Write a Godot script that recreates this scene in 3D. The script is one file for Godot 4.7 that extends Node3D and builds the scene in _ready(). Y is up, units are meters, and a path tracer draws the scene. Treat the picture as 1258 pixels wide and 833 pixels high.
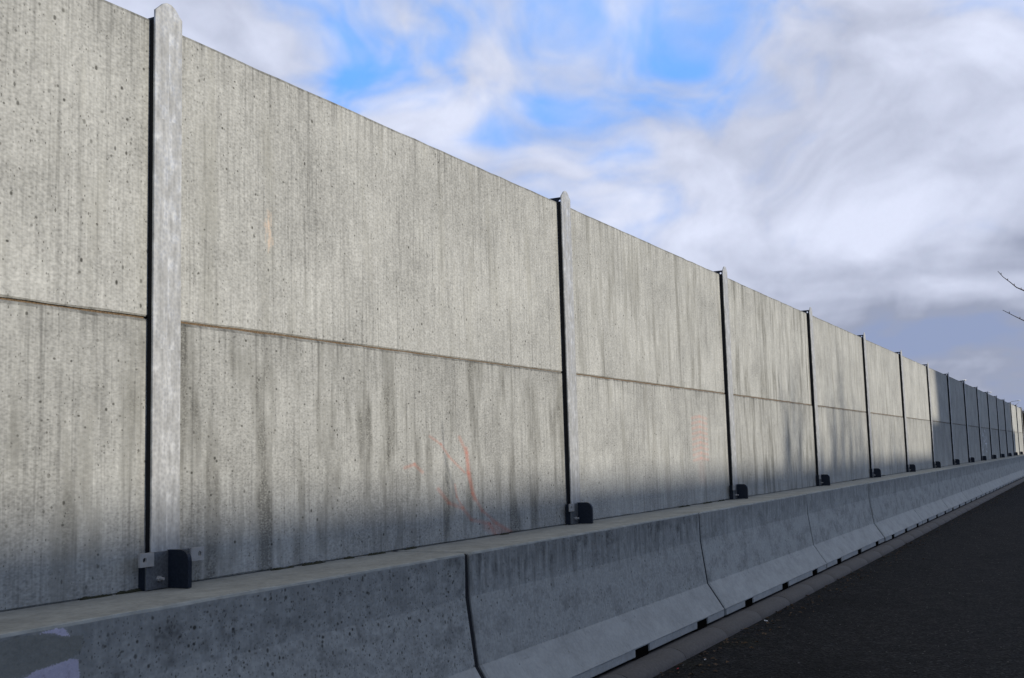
extends Node3D
# A concrete noise wall on steel posts above a row of concrete road barriers.
# s runs along the wall away from the camera (world -z), n stands out from the wall face over the road (world x).

const U := 4.1            # post spacing
const Y_BASE := 0.951     # top of the barriers
const Y_SEAM := 2.084
const Y_TOP := 3.394
const B_PITCH := 3.922    # barrier pitch
const B_START := 1.765    # a joint between two barriers

var lut := PackedByteArray()
var taken := {}

func P(s: float, n: float, y: float) -> Vector3:
	return Vector3(n, y, -s)

# ------------------------------------------------------------------ scene helpers
func numbered(called: String) -> String:
	if not taken.has(called):
		taken[called] = 0
		return called
	taken[called] += 1
	return "%s_%03d" % [called, taken[called]]

func tag(o: Node3D, label: String, category: String, group := "") -> void:
	o.set_meta("label", label)
	o.set_meta("category", category)
	if group != "":
		o.set_meta("group", group)

func thing(called: String, at: Vector3, label: String, category: String, group := "") -> Node3D:
	var o := Node3D.new()
	o.name = numbered(called)
	add_child(o)
	o.position = at
	tag(o, label, category, group)
	return o

func inst(called: String, mesh: Mesh, mat: Material, parent: Node) -> MeshInstance3D:
	var o := MeshInstance3D.new()
	o.name = numbered(called) if parent == self else called
	o.mesh = mesh
	o.material_override = mat
	o.cast_shadow = GeometryInstance3D.SHADOW_CASTING_SETTING_ON
	parent.add_child(o, true)
	return o

func structure(called: String, mesh: Mesh, mat: Material) -> MeshInstance3D:
	var o := inst(called, mesh, mat, self)
	o.set_meta("kind", "structure")
	return o

# ------------------------------------------------------------------ mesh helpers
func begin(flat := true) -> SurfaceTool:
	var st := SurfaceTool.new()
	st.begin(Mesh.PRIMITIVE_TRIANGLES)
	if flat:
		st.set_smooth_group(-1)
	return st

func finish(st: SurfaceTool, tangents := false) -> ArrayMesh:
	st.generate_normals()
	if tangents:
		st.generate_tangents()
	return st.commit()

func tri(st: SurfaceTool, a: Vector3, b: Vector3, c: Vector3, ua := Vector2.ZERO, ub := Vector2.ZERO, uc := Vector2.ZERO) -> void:
	# a, b, c run counter-clockwise seen from outside; Godot wants clockwise
	st.set_uv(ua); st.add_vertex(a)
	st.set_uv(uc); st.add_vertex(c)
	st.set_uv(ub); st.add_vertex(b)

func quad(st: SurfaceTool, a: Vector3, b: Vector3, c: Vector3, d: Vector3, ua := Vector2.ZERO, ub := Vector2.ZERO, uc := Vector2.ZERO, ud := Vector2.ZERO) -> void:
	tri(st, a, b, c, ua, ub, uc)
	tri(st, a, c, d, ua, uc, ud)

func box(st: SurfaceTool, lo: Vector3, hi: Vector3) -> void:
	var v := []
	for i in 8:
		v.append(Vector3(hi.x if i & 1 else lo.x, hi.y if i & 2 else lo.y, hi.z if i & 4 else lo.z))
	for f in [[0, 4, 6, 2], [1, 3, 7, 5], [0, 1, 5, 4], [2, 6, 7, 3], [0, 2, 3, 1], [4, 5, 7, 6]]:
		quad(st, v[f[0]], v[f[1]], v[f[2]], v[f[3]], Vector2(0, 1), Vector2(1, 1), Vector2(1, 0), Vector2(0, 0))

# sections: array of [s, [Vector2(n, y), ...], u]; vs: v for every profile point. Profiles run clockwise seen from the near end.
func loft(st: SurfaceTool, sections: Array, vs: Array, closed := true, caps := true) -> void:
	var m: int = sections[0][1].size()
	for i in sections.size() - 1:
		var A = sections[i]
		var B = sections[i + 1]
		for k in (m if closed else m - 1):
			var l := (k + 1) % m
			var a := P(A[0], A[1][k].x, A[1][k].y)
			var b := P(B[0], B[1][k].x, B[1][k].y)
			var c := P(B[0], B[1][l].x, B[1][l].y)
			var d := P(A[0], A[1][l].x, A[1][l].y)
			quad(st, a, d, c, b, Vector2(A[2], vs[k]), Vector2(A[2], vs[l]), Vector2(B[2], vs[l]), Vector2(B[2], vs[k]))
	if caps:
		st.set_smooth_group(-1)
		for e in [0, sections.size() - 1]:
			var S = sections[e]
			var poly := PackedVector2Array(S[1])
			var ids := Geometry2D.triangulate_polygon(poly)
			for t in range(0, ids.size(), 3):
				var q := []
				var w := []
				for j in 3:
					var p: Vector2 = poly[ids[t + j]]
					q.append(P(S[0], p.x, p.y))
					w.append(Vector2(p.x * 0.26 + 0.3, 0.75 - p.y * 0.3))
				var nrm: Vector3 = (q[1] - q[0]).cross(q[2] - q[0])
				var outward := nrm.z > 0 if e == 0 else nrm.z < 0
				if outward:
					tri(st, q[0], q[1], q[2], w[0], w[1], w[2])
				else:
					tri(st, q[0], q[2], q[1], w[0], w[2], w[1])

# a flat outline extruded between two offsets along an axis; map turns (u, v, depth) into a point
func plate(st: SurfaceTool, outline: Array, d0: float, d1: float, map: Callable, bevel := 0.0) -> void:
	var poly := PackedVector2Array(outline)
	if Geometry2D.is_polygon_clockwise(poly):
		poly.reverse()
	var front := poly
	if bevel > 0.0:
		var ins := Geometry2D.offset_polygon(poly, -bevel, Geometry2D.JOIN_MITER)
		if ins.size() == 1 and ins[0].size() == poly.size():
			front = ins[0]
			if Geometry2D.is_polygon_clockwise(front):
				front.reverse()
			var best := 0
			for k in front.size():
				if front[k].distance_to(poly[0]) < front[best].distance_to(poly[0]):
					best = k
			var turned := PackedVector2Array()
			for k in front.size():
				turned.append(front[(k + best) % front.size()])
			front = turned
	var dm := d1 - bevel * signf(d1 - d0) if front != poly else d1
	var probe: Vector3 = (map.call(1.0, 0.0, 0.0) - map.call(0.0, 0.0, 0.0)).cross(map.call(0.0, 1.0, 0.0) - map.call(0.0, 0.0, 0.0))
	var deep: Vector3 = map.call(0.0, 0.0, d1) - map.call(0.0, 0.0, d0)
	var flip := probe.dot(deep) < 0
	var layers := [[poly, d0], [poly, dm]]
	if front != poly:
		layers.append([front, d1])
	for L in layers.size() - 1:
		for k in poly.size():
			var l := (k + 1) % poly.size()
			var a2: Vector2 = layers[L][0][k]
			var b2: Vector2 = layers[L][0][l]
			var c2: Vector2 = layers[L + 1][0][l]
			var e2: Vector2 = layers[L + 1][0][k]
			var a: Vector3 = map.call(a2.x, a2.y, layers[L][1])
			var b: Vector3 = map.call(b2.x, b2.y, layers[L][1])
			var c: Vector3 = map.call(c2.x, c2.y, layers[L + 1][1])
			var e: Vector3 = map.call(e2.x, e2.y, layers[L + 1][1])
			if flip:
				quad(st, a, e, c, b, a2, e2, c2, b2)
			else:
				quad(st, a, b, c, e, a2, b2, c2, e2)
	for side in 2:
		var pl: PackedVector2Array = poly if side == 0 else front
		var dd: float = d0 if side == 0 else d1
		var ids := Geometry2D.triangulate_polygon(pl)
		for t in range(0, ids.size(), 3):
			var p0: Vector2 = pl[ids[t]]
			var p1: Vector2 = pl[ids[t + 1]]
			var p2: Vector2 = pl[ids[t + 2]]
			if (p1 - p0).cross(p2 - p0) < 0:
				var tmp := p1
				p1 = p2
				p2 = tmp
			if (side == 0) != flip:
				var tmp2 := p1
				p1 = p2
				p2 = tmp2
			tri(st, map.call(p0.x, p0.y, dd), map.call(p1.x, p1.y, dd), map.call(p2.x, p2.y, dd), p0, p1, p2)

# a square plate with a round hole, spanned by u and v, extruded along depth
func holed(st: SurfaceTool, lo: Vector2, hi: Vector2, centre: Vector2, r: float, d0: float, d1: float, map: Callable) -> void:
	var m := 16
	var inner := []
	var outer := []
	for k in m:
		var a := TAU * k / m
		var dir := Vector2(cos(a), sin(a))
		inner.append(centre + dir * r)
		var tx := INF
		var ty := INF
		if absf(dir.x) > 1e-6:
			tx = ((hi.x if dir.x > 0 else lo.x) - centre.x) / dir.x
		if absf(dir.y) > 1e-6:
			ty = ((hi.y if dir.y > 0 else lo.y) - centre.y) / dir.y
		outer.append(centre + dir * minf(tx, ty))
	# pull the nearest rays into the corners
	for c in [Vector2(lo.x, lo.y), Vector2(hi.x, lo.y), Vector2(hi.x, hi.y), Vector2(lo.x, hi.y)]:
		var best := 0
		for k in m:
			if outer[k].distance_to(c) < outer[best].distance_to(c):
				best = k
		outer[best] = c
	for k in m:
		var l := (k + 1) % m
		for side in 2:
			var dd := d0 if side == 0 else d1
			var a: Vector3 = map.call(inner[k].x, inner[k].y, dd)
			var b: Vector3 = map.call(outer[k].x, outer[k].y, dd)
			var c: Vector3 = map.call(outer[l].x, outer[l].y, dd)
			var e: Vector3 = map.call(inner[l].x, inner[l].y, dd)
			if side == 0:
				quad(st, a, e, c, b, inner[k], inner[l], outer[l], outer[k])
			else:
				quad(st, a, b, c, e, inner[k], outer[k], outer[l], inner[l])
		quad(st, map.call(inner[k].x, inner[k].y, d0), map.call(inner[k].x, inner[k].y, d1), map.call(inner[l].x, inner[l].y, d1), map.call(inner[l].x, inner[l].y, d0))
		quad(st, map.call(outer[k].x, outer[k].y, d0), map.call(outer[l].x, outer[l].y, d0), map.call(outer[l].x, outer[l].y, d1), map.call(outer[k].x, outer[k].y, d1))

func tube(st: SurfaceTool, pts: Array, radii: Array, sides := 6) -> void:
	var rings := []
	for i in pts.size():
		var d: Vector3 = (pts[mini(i + 1, pts.size() - 1)] - pts[maxi(i - 1, 0)]).normalized()
		var a := d.cross(Vector3.UP if absf(d.y) < 0.9 else Vector3.RIGHT).normalized()
		var b := d.cross(a)
		var ring := []
		for k in sides:
			var t := TAU * k / sides
			ring.append(pts[i] + (a * cos(t) + b * sin(t)) * radii[i])
		rings.append(ring)
	for i in pts.size() - 1:
		for k in sides:
			var l := (k + 1) % sides
			quad(st, rings[i][k], rings[i][l], rings[i + 1][l], rings[i + 1][k])
	var e := pts.size() - 1
	for k in sides:
		tri(st, rings[e][k], rings[e][(k + 1) % sides], pts[e])
		tri(st, rings[0][(k + 1) % sides], rings[0][k], pts[0])

# ------------------------------------------------------------------ texture helpers
func noise_bytes(w: int, h: int, sd: int, freq: float, octaves: int, stretch := 1.0, kind := FastNoiseLite.TYPE_SIMPLEX_SMOOTH) -> PackedByteArray:
	var nz := FastNoiseLite.new()
	nz.seed = sd
	nz.noise_type = kind
	nz.frequency = freq
	nz.fractal_type = FastNoiseLite.FRACTAL_FBM if octaves > 1 else FastNoiseLite.FRACTAL_NONE
	nz.fractal_octaves = octaves
	nz.fractal_gain = 0.55
	var gh := maxi(4, int(h / stretch))
	var im := nz.get_image(w, gh, false, false, true)
	if gh != h:
		im.resize(w, h, Image.INTERPOLATE_CUBIC)
	im.convert(Image.FORMAT_L8)
	return im.get_data()

func to_byte(v: float) -> int:
	return lut[clampi(int(v * 4095.0), 0, 4095)]

func texture_of(data: PackedByteArray, w: int, h: int) -> ImageTexture:
	var im := Image.create_from_data(w, h, false, Image.FORMAT_RGB8, data)
	im.generate_mipmaps()
	return ImageTexture.create_from_image(im)

func dab(data: PackedByteArray, w: int, h: int, x: int, y: int, col: Array, a: float) -> void:
	if x < 0 or y < 0 or x >= w or y >= h or a <= 0.0:
		return
	var o := (y * w + x) * 3
	for c in 3:
		data[o + c] = int(lerpf(data[o + c], col[c], minf(a, 1.0)))

func pits(data: PackedByteArray, w: int, h: int, rng: RandomNumberGenerator, count: int, y0: int, y1: int, strength: float, tall: float, big: float) -> void:
	for i in count:
		var x := rng.randi_range(0, w - 1)
		var y := rng.randi_range(y0, y1 - 1)
		var r := big * (0.30 + 0.70 * pow(rng.randf(), 7.0))
		var rx := maxf(0.6, r * rng.randf_range(0.5, 1.0))
		var ry := maxf(0.7, r * tall * rng.randf_range(0.6, 1.3))
		var dark := strength * rng.randf_range(0.25, 1.0)
		for yy in range(int(y - ry - 1), int(y + ry + 2)):
			for xx in range(int(x - rx - 1), int(x + rx + 2)):
				var q := pow((xx - x) / rx, 2) + pow((yy - y) / ry, 2)
				if q < 1.6:
					dab(data, w, h, xx, yy, [52, 52, 48], dark * clampf(1.6 - q, 0, 1))

func stroke(data: PackedByteArray, w: int, h: int, pts: Array, width: float, col: Array, alpha: float, rng: RandomNumberGenerator) -> void:
	# pts in pixels; a worn, speckled spray line; alpha fades to the stroke's rim
	for i in pts.size() - 1:
		var a: Vector2 = pts[i]
		var b: Vector2 = pts[i + 1]
		var lo := a.min(b) - Vector2.ONE * width * 1.5
		var hi := a.max(b) + Vector2.ONE * width * 1.5
		for y in range(int(lo.y), int(hi.y) + 1):
			for x in range(int(lo.x), int(hi.x) + 1):
				var p := Vector2(x, y)
				var q := Geometry2D.get_closest_point_to_segment(p, a, b)
				var d := p.distance_to(q) / width
				if d < 1.3:
					dab(data, w, h, x, y, col, alpha * clampf(1.3 - d, 0, 1) * rng.randf_range(0.2, 1.0))

# a wall panel's front: U along the wall, V down the panel
func panel_bytes(w: int, h: int, sd: int, o: Dictionary) -> PackedByteArray:
	var rng := RandomNumberGenerator.new()
	rng.seed = sd
	var sx := w / 1024.0
	var fine := noise_bytes(w, h, sd, 0.26 / sx, 2, 30.0)
	var lines := noise_bytes(w, h, sd + 9, 0.11 / sx, 3, 60.0)
	var cols := noise_bytes(w, h, sd + 11, 0.016 / sx, 3, 40.0)
	var med := noise_bytes(w, h, sd + 1, 0.035 / sx, 4, 1.6)
	var big := noise_bytes(w, h, sd + 2, 0.0045 / sx, 3, 1.4)
	var stain := noise_bytes(w, h, sd + 3, 0.022 / sx, 5, 8.0)
	var grain := noise_bytes(w, h, sd + 4, 0.17 / sx, 2, 1.0)
	var crumb := noise_bytes(w, h, sd + 6, 0.13 / sx, 2, 1.0, FastNoiseLite.TYPE_CELLULAR)
	var base: float = o.get("base", 0.37)
	var amount: float = o.get("stain", 0.35)
	var thr: float = o.get("thr", 0.5)
	var streak: float = o.get("streak", 0.2)
	var blotch: float = o.get("blotch", 0.34)
	var out := PackedByteArray()
	out.resize(w * h * 3)
	var k := 1.0 / 255.0
	for y in h:
		var ty := float(y) / h
		for x in w:
			var i := y * w + x
			var g := grain[i] * k
			var m := med[i] * k
			var b := big[i] * k
			var f := fine[i] * k
			var l := lines[i] * k
			var cr := crumb[i] * k
			var v := base * (1.0 + streak * (f - 0.5) + 0.20 * (m - 0.5) + blotch * (b - 0.5) + 0.46 * (g - 0.5) + 0.30 * (cr - 0.5))
			if g < 0.22:
				v *= 1.0 - 0.9 * (0.22 - g)
			if l > 0.62:
				v *= 1.0 - (l - 0.62) * 0.9
			elif l < 0.28:
				v *= 1.0 + (0.28 - l) * 0.6
			var st := ((0.55 * stain[i] + 0.45 * cols[i]) * k - thr) * 3.4 + (b - 0.5) * 0.9
			if st > 0.0:
				st = minf(st, 1.0)
				# dirt sits in the rough of the cast: speckled by the grain
				var sp := clampf((m * 0.4 + g * 1.0 + f * 0.4 - 0.66) * 3.2, 0.0, 1.0)
				v *= 1.0 - amount * st * (0.20 + 0.80 * sp)
			# runs of dirt under the top edge, and the dirty rim itself
			if ty < 0.16:
				var run := clampf((l - 0.42) * 3.0, 0.0, 1.0) * (1.0 - ty / 0.16)
				v *= 1.0 - 0.22 * run * (0.4 + 0.6 * g)
				if y * 1024 < 7 * w:
					v *= 0.45 + 0.4 * m
			var tint := st * 0.03 if st > 0.0 else 0.0
			var j := i * 3
			out[j] = lut[clampi(int(v * 0.985 * 4095.0), 0, 4095)]
			out[j + 1] = lut[clampi(int(v * (1.0 - tint * 0.2) * 4095.0), 0, 4095)]
			out[j + 2] = lut[clampi(int(v * (0.94 - tint) * 4095.0), 0, 4095)]
	pits(out, w, h, rng, int(o.get("pits", 1600) * sx * sx), 0, h, 0.8, 1.6, 2.0 * sx)
	return out

# a barrier's ledge and front: U along the road, V down the profile (1.40 m of it)
func barrier_bytes(w: int, h: int, sd: int, o: Dictionary) -> PackedByteArray:
	var rng := RandomNumberGenerator.new()
	rng.seed = sd
	var fine := noise_bytes(w, h, sd, 0.22, 2, 14.0)
	var runs := noise_bytes(w, h, sd + 5, 0.040, 5, 9.0)
	var crumb := noise_bytes(w, h, sd + 6, 0.12, 2, 1.0, FastNoiseLite.TYPE_CELLULAR)
	var med := noise_bytes(w, h, sd + 1, 0.03, 4, 1.3)
	var big := noise_bytes(w, h, sd + 2, 0.008, 4, 0.8)
	var grain := noise_bytes(w, h, sd + 4, 0.22, 2, 1.0, FastNoiseLite.TYPE_VALUE)
	var out := PackedByteArray()
	out.resize(w * h * 3)
	var k := 1.0 / 255.0
	var base: float = o.get("base", 0.33)
	var drip: float = o.get("drip", 0.6)
	var mid: float = o.get("mid", 0.35)
	for y in h:
		var a := 1.40 * y / h          # metres down the profile
		for x in w:
			var i := y * w + x
			var g := grain[i] * k
			var m := med[i] * k
			var b := big[i] * k
			var f := fine[i] * k
			var r := runs[i] * k
			var v := base
			var blue := 0.955
			var green := 0.995
			if a < 0.462:
				# dusty ledge
				v = base * (0.84 + 0.20 * (m - 0.5) + 0.22 * (g - 0.5) + 0.24 * (b - 0.5))
				blue = 0.905
				green = 0.975
			elif a < 0.478:
				v = base * (0.98 + 0.45 * (m - 0.5))
				blue = 0.93
			elif a < 1.067:
				v = base * (1.0 + 0.15 * (f - 0.5) + 0.28 * (m - 0.5) + 0.55 * (b - 0.5) + 0.30 * (g - 0.5) + 0.24 * (crumb[i] * k - 0.5))
				# dirty water runs down from the ledge
				var reach := 0.08 + 0.34 * clampf((r - 0.25) * 1.5, 0.0, 1.0) + 0.16 * (m - 0.5)
				var t := 1.0 - (a - 0.47) / maxf(reach, 0.03)
				if t > 0.0:
					var fleck := clampf((m * 0.7 + g * 0.8 + crumb[i] * k * 0.5 - 0.62) * 2.0, 0.0, 1.0)
					v *= 1.0 - drip * minf(t * 1.3, 1.0) * clampf((r * 0.7 + b * 0.5 - 0.32) * 2.0, 0.10, 1.0) * (0.25 + 0.75 * fleck)
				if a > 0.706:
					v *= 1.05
				var d := (b * 0.6 + m * 0.4 - 0.52) * 4.0
				if d > 0.0:
					v *= 1.0 - mid * minf(d, 1.0) * (0.35 + 0.65 * g)
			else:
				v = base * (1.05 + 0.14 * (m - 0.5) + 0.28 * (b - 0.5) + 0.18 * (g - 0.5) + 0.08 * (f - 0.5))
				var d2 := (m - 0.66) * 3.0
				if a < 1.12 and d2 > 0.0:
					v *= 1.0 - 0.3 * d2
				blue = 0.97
			var j := i * 3
			out[j] = lut[clampi(int(v * 0.955 * 4095.0), 0, 4095)]
			out[j + 1] = lut[clampi(int(v * green * 4095.0), 0, 4095)]
			out[j + 2] = lut[clampi(int(v * blue * 4095.0), 0, 4095)]
	pits(out, w, h, rng, int(o.get("pits", 900)), 178, 390, 0.8, 1.1, o.get("pit_size", 2.2))
	pits(out, w, h, rng, 60, 390, 500, 0.5, 1.0, 2.0)
	return out

func concrete(tex: Texture2D, bump: Texture2D, depth: float, rough := 0.92) -> StandardMaterial3D:
	var m := StandardMaterial3D.new()
	m.albedo_texture = tex
	m.roughness = rough
	m.metallic_specular = 0.3
	m.normal_enabled = true
	m.normal_texture = bump
	m.normal_scale = depth
	return m

func plain(c: Color, rough: float, metal := 0.0, spec := 0.5) -> StandardMaterial3D:
	# c is a linear base colour
	var m := StandardMaterial3D.new()
	m.albedo_color = c.linear_to_srgb()
	m.roughness = rough
	m.metallic = metal
	m.metallic_specular = spec
	return m

func noisy(c0: Color, c1: Color, rough: float, freq: float, size: float, metal := 0.0, sd := 1, octaves := 4, tri_world := true) -> StandardMaterial3D:
	var t := NoiseTexture2D.new()
	var nz := FastNoiseLite.new()
	nz.seed = sd
	nz.frequency = freq
	nz.fractal_octaves = octaves
	t.noise = nz
	t.width = 512
	t.height = 512
	t.seamless = true
	var gr := Gradient.new()
	gr.set_color(0, c0.linear_to_srgb())
	gr.set_color(1, c1.linear_to_srgb())
	t.color_ramp = gr
	var m := StandardMaterial3D.new()
	m.albedo_texture = t
	m.roughness = rough
	m.metallic = metal
	m.uv1_triplanar = true
	m.uv1_world_triplanar = tri_world
	m.uv1_scale = Vector3.ONE / size
	return m

# ------------------------------------------------------------------ the sky
func smooth(a: float, b: float, x: float) -> float:
	var t := clampf((x - a) / (b - a), 0.0, 1.0)
	return t * t * (3.0 - 2.0 * t)

var n_main: FastNoiseLite
var n_warp: FastNoiseLite
var n_lay: FastNoiseLite
var n_puff: FastNoiseLite
# openings and banks of the cloud deck: azimuth and elevation in degrees, half sizes, cover added
var banks := [
	[-38.6, 20.4, 3.2, 2.0, -0.62], [-35.0, 18.7, 2.4, 0.9, -0.38], [-24.4, 19.0, 2.4, 1.1, -0.62], [-27.3, 17.2, 1.8, 1.0, -0.50], [-22.8, 16.2, 2.0, 0.8, -0.50], [-31.0, 21.8, 4.0, 1.2, -0.20], [-20.0, 21.5, 2.6, 0.9, -0.30], [-17.5, 18.0, 2.0, 1.2, -0.20],
	[-6.0, 13.0, 11.0, 9.0, 0.45], [-46.0, 19.0, 4.0, 8.0, 0.40], [-28.0, 14.0, 20.0, 8.0, 0.48], [-4.0, 24.0, 9.0, 7.0, 0.35]]

func sky_color(az: float, el: float) -> Vector3:
	var ce := cos(el)
	var d := Vector3(sin(az) * ce, sin(el) * 1.5, -cos(az) * ce)
	var eld := rad_to_deg(el)
	var azd := rad_to_deg(az)
	var w := n_warp.get_noise_3d(d.x, d.y, d.z) * 0.10
	var w2 := n_warp.get_noise_3d(d.x + 7.0, d.y, d.z) * 0.10
	var den := n_main.get_noise_3d(d.x + w, d.y + w2, d.z + w2)
	var puff := n_puff.get_noise_3d(d.x + w, d.y + w2, d.z)
	var cover := 0.0 + 1.3 * (1.0 - smooth(4.0, 11.0, eld)) + 0.95 * smooth(24.0, 42.0, eld)
	for b in banks:
		var q := pow((azd + w * 55.0 - b[0]) / b[2], 2) + pow((eld + w2 * 30.0 - b[1]) / b[3], 2)
		if q < 6.0:
			cover += b[4] * exp(-q)
	var a := 0.06 + 0.94 * smooth(-0.62, 0.56, den * 1.1 + 0.55 * puff + cover)
	# clear air
	var blue := Vector3(0.13, 0.39, 0.97).lerp(Vector3(0.07, 0.17, 0.44), smooth(22.0, 60.0, eld))
	# cloud: bright flanks and thin parts, blue grey undersides low over the horizon and thick overhead
	var lay := n_lay.get_noise_2d(azd * 1.2 + w * 60.0, eld * 8.0)
	var den2 := n_main.get_noise_3d(d.x * 1.15 + 5.0 + w2, d.y * 1.5 + w, d.z * 1.15)
	var low := 1.0 - smooth(5.0, 12.0, eld)
	var lit := 0.16 + 0.66 * smooth(0.5, 13.0, eld + 3.0 * den2 + 1.4 * lay) + 0.34 * den2 + 0.38 * puff + 0.42 * lay * low
	lit += 0.22 * exp(-pow((azd + 8.5) / 7.0, 2) - pow((eld - 11.0) / 2.0, 2))
	lit += 0.12 * (1.0 - a)
	lit *= 1.0 - 0.30 * smooth(26.0, 50.0, eld)
	lit = clampf(lit, 0.0, 1.12)
	var grey := Vector3(0.170, 0.190, 0.262)
	var white := Vector3(0.60, 0.635, 0.765)
	white = white.lerp(Vector3(0.63, 0.635, 0.64), smooth(24.0, 42.0, eld))
	var cl := grey.lerp(white, lit)
	return blue.lerp(cl, a * 0.97)

func make_sky() -> PanoramaSkyMaterial:
	n_main = FastNoiseLite.new()
	n_main.seed = 3
	n_main.frequency = 2.6
	n_main.fractal_octaves = 6
	n_main.fractal_gain = 0.56
	n_warp = FastNoiseLite.new()
	n_warp.seed = 5
	n_warp.frequency = 3.2
	n_warp.fractal_octaves = 3
	n_puff = FastNoiseLite.new()
	n_puff.seed = 19
	n_puff.frequency = 9.0
	n_puff.fractal_octaves = 5
	n_puff.fractal_gain = 0.55
	n_lay = FastNoiseLite.new()
	n_lay.seed = 31
	n_lay.frequency = 0.045
	n_lay.fractal_octaves = 4
	var w := 4096
	var h := 2048
	var rng := RandomNumberGenerator.new()
	rng.seed = 4
	# the whole upper half coarsely, then the band up to 36 degrees in full
	var cw := 512
	var ch := 128
	var cd := PackedByteArray()
	cd.resize(cw * ch * 3)
	for y in ch:
		var el := (1.0 - (y + 0.5) / ch) * PI / 2.0
		for x in cw:
			var c := sky_color(wrapf((x + 0.5) / cw * TAU, -PI, PI), el)
			var j := (y * cw + x) * 3
			cd[j] = to_byte(c.x)
			cd[j + 1] = to_byte(c.y)
			cd[j + 2] = to_byte(c.z)
	var up := Image.create_from_data(cw, ch, false, Image.FORMAT_RGB8, cd)
	up.resize(w, h / 2, Image.INTERPOLATE_CUBIC)
	var im := Image.create(w, h, false, Image.FORMAT_RGB8)
	im.fill(Color(0.11, 0.11, 0.115).linear_to_srgb())
	im.blit_rect(up, Rect2i(0, 0, w, h / 2), Vector2i.ZERO)
	var rows := int(h * 36.0 / 180.0)
	# in full only where a camera near the photograph's can look; the coarse copy of the same field elsewhere
	var x0 := -int(w * 100.0 / 360.0)
	var x1 := int(w * 40.0 / 360.0)
	var bw := x1 - x0
	var bd := PackedByteArray()
	bd.resize(bw * rows * 3)
	for y in rows:
		var el := (rows - y - 0.5) / h * PI
		for x in bw:
			var c := sky_color((x0 + x + 0.5) / w * TAU, el)
			var j := (y * bw + x) * 3
			var dz := 1.0 + rng.randf_range(-0.012, 0.012)
			bd[j] = to_byte(c.x * dz)
			bd[j + 1] = to_byte(c.y * dz)
			bd[j + 2] = to_byte(c.z * dz)
	var band := Image.create_from_data(bw, rows, false, Image.FORMAT_RGB8, bd)
	# straight ahead along the wall is column 0: the band wraps round the picture's edge
	im.blit_rect(band, Rect2i(0, 0, -x0, rows), Vector2i(w + x0, h / 2 - rows))
	im.blit_rect(band, Rect2i(-x0, 0, x1, rows), Vector2i(0, h / 2 - rows))
	var m := PanoramaSkyMaterial.new()
	m.panorama = ImageTexture.create_from_image(im)
	return m

# ------------------------------------------------------------------ materials shared by builders
var m_galv: StandardMaterial3D
var m_face: StandardMaterial3D
var m_galv_shaded: StandardMaterial3D
var m_seal: StandardMaterial3D
var m_gap_shade: StandardMaterial3D
var m_galv_mid: StandardMaterial3D
var m_bark: StandardMaterial3D
var bump_panel: Texture2D
var bump_barrier: Texture2D

func bump_from(w: int, h: int, data: PackedByteArray, strength: float) -> ImageTexture:
	var im := Image.create_from_data(w, h, false, Image.FORMAT_L8, data)
	im.convert(Image.FORMAT_RGBA8)
	im.bump_map_to_normal_map(strength)
	im.generate_mipmaps()
	return ImageTexture.create_from_image(im)

func make_bumps() -> void:
	var w := 1024
	var h := 512
	var fine := noise_bytes(w, h, 301, 0.30, 2, 30.0)
	var grain := noise_bytes(w, h, 302, 0.25, 2, 1.5, FastNoiseLite.TYPE_VALUE)
	var med := noise_bytes(w, h, 303, 0.02, 4, 1.5)
	var d := PackedByteArray()
	d.resize(w * h)
	var e := PackedByteArray()
	e.resize(w * h)
	for i in w * h:
		d[i] = (fine[i] * 5 + grain[i] * 5 + med[i] * 6) / 16
		e[i] = (grain[i] * 5 + med[i] * 11) / 16
	bump_panel = bump_from(w, h, d, 3.0)
	bump_barrier = bump_from(w, h, e, 3.0)

# ------------------------------------------------------------------ the wall
func panel_mesh(height: float, sd: int) -> ArrayMesh:
	var rng := RandomNumberGenerator.new()
	rng.seed = sd
	var st := begin()
	var L := U - 0.04
	var sections := []
	var cuts := 26
	var t := 0.1
	for i in cuts + 1:
		var s := L * i / cuts
		var a := rng.randf_range(-0.0025, 0.0015)
		var b := rng.randf_range(-0.0015, 0.0015)
		var c := 0.005 + rng.randf_range(0.0, 0.004)
		sections.append([s, [Vector2(-t, 0), Vector2(-t, height), Vector2(-c, height + a), Vector2(0, height - c + a), Vector2(0, c + b), Vector2(-c, b)], s / L])
	var vs := [1.0, 0.0, 0.0, 0.008, 0.992, 1.0]
	loft(st, sections, vs)
	return finish(st, true)

func post_mesh() -> ArrayMesh:
	var st := begin()
	var top := Y_TOP - Y_BASE
	var sh := top + 0.036
	var ap := sh + 0.052
	var face := func(u: float, v: float, d: float) -> Vector3: return P(u, d, v)
	plate(st, [Vector2(-0.0795, 0.004), Vector2(0.0795, 0.004), Vector2(0.0795, sh), Vector2(0.036, ap - 0.011), Vector2(0.014, ap), Vector2(-0.014, ap), Vector2(-0.036, ap - 0.011), Vector2(-0.0795, sh)], 0.034, 0.044, face, 0.002)
	return finish(st)

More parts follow.
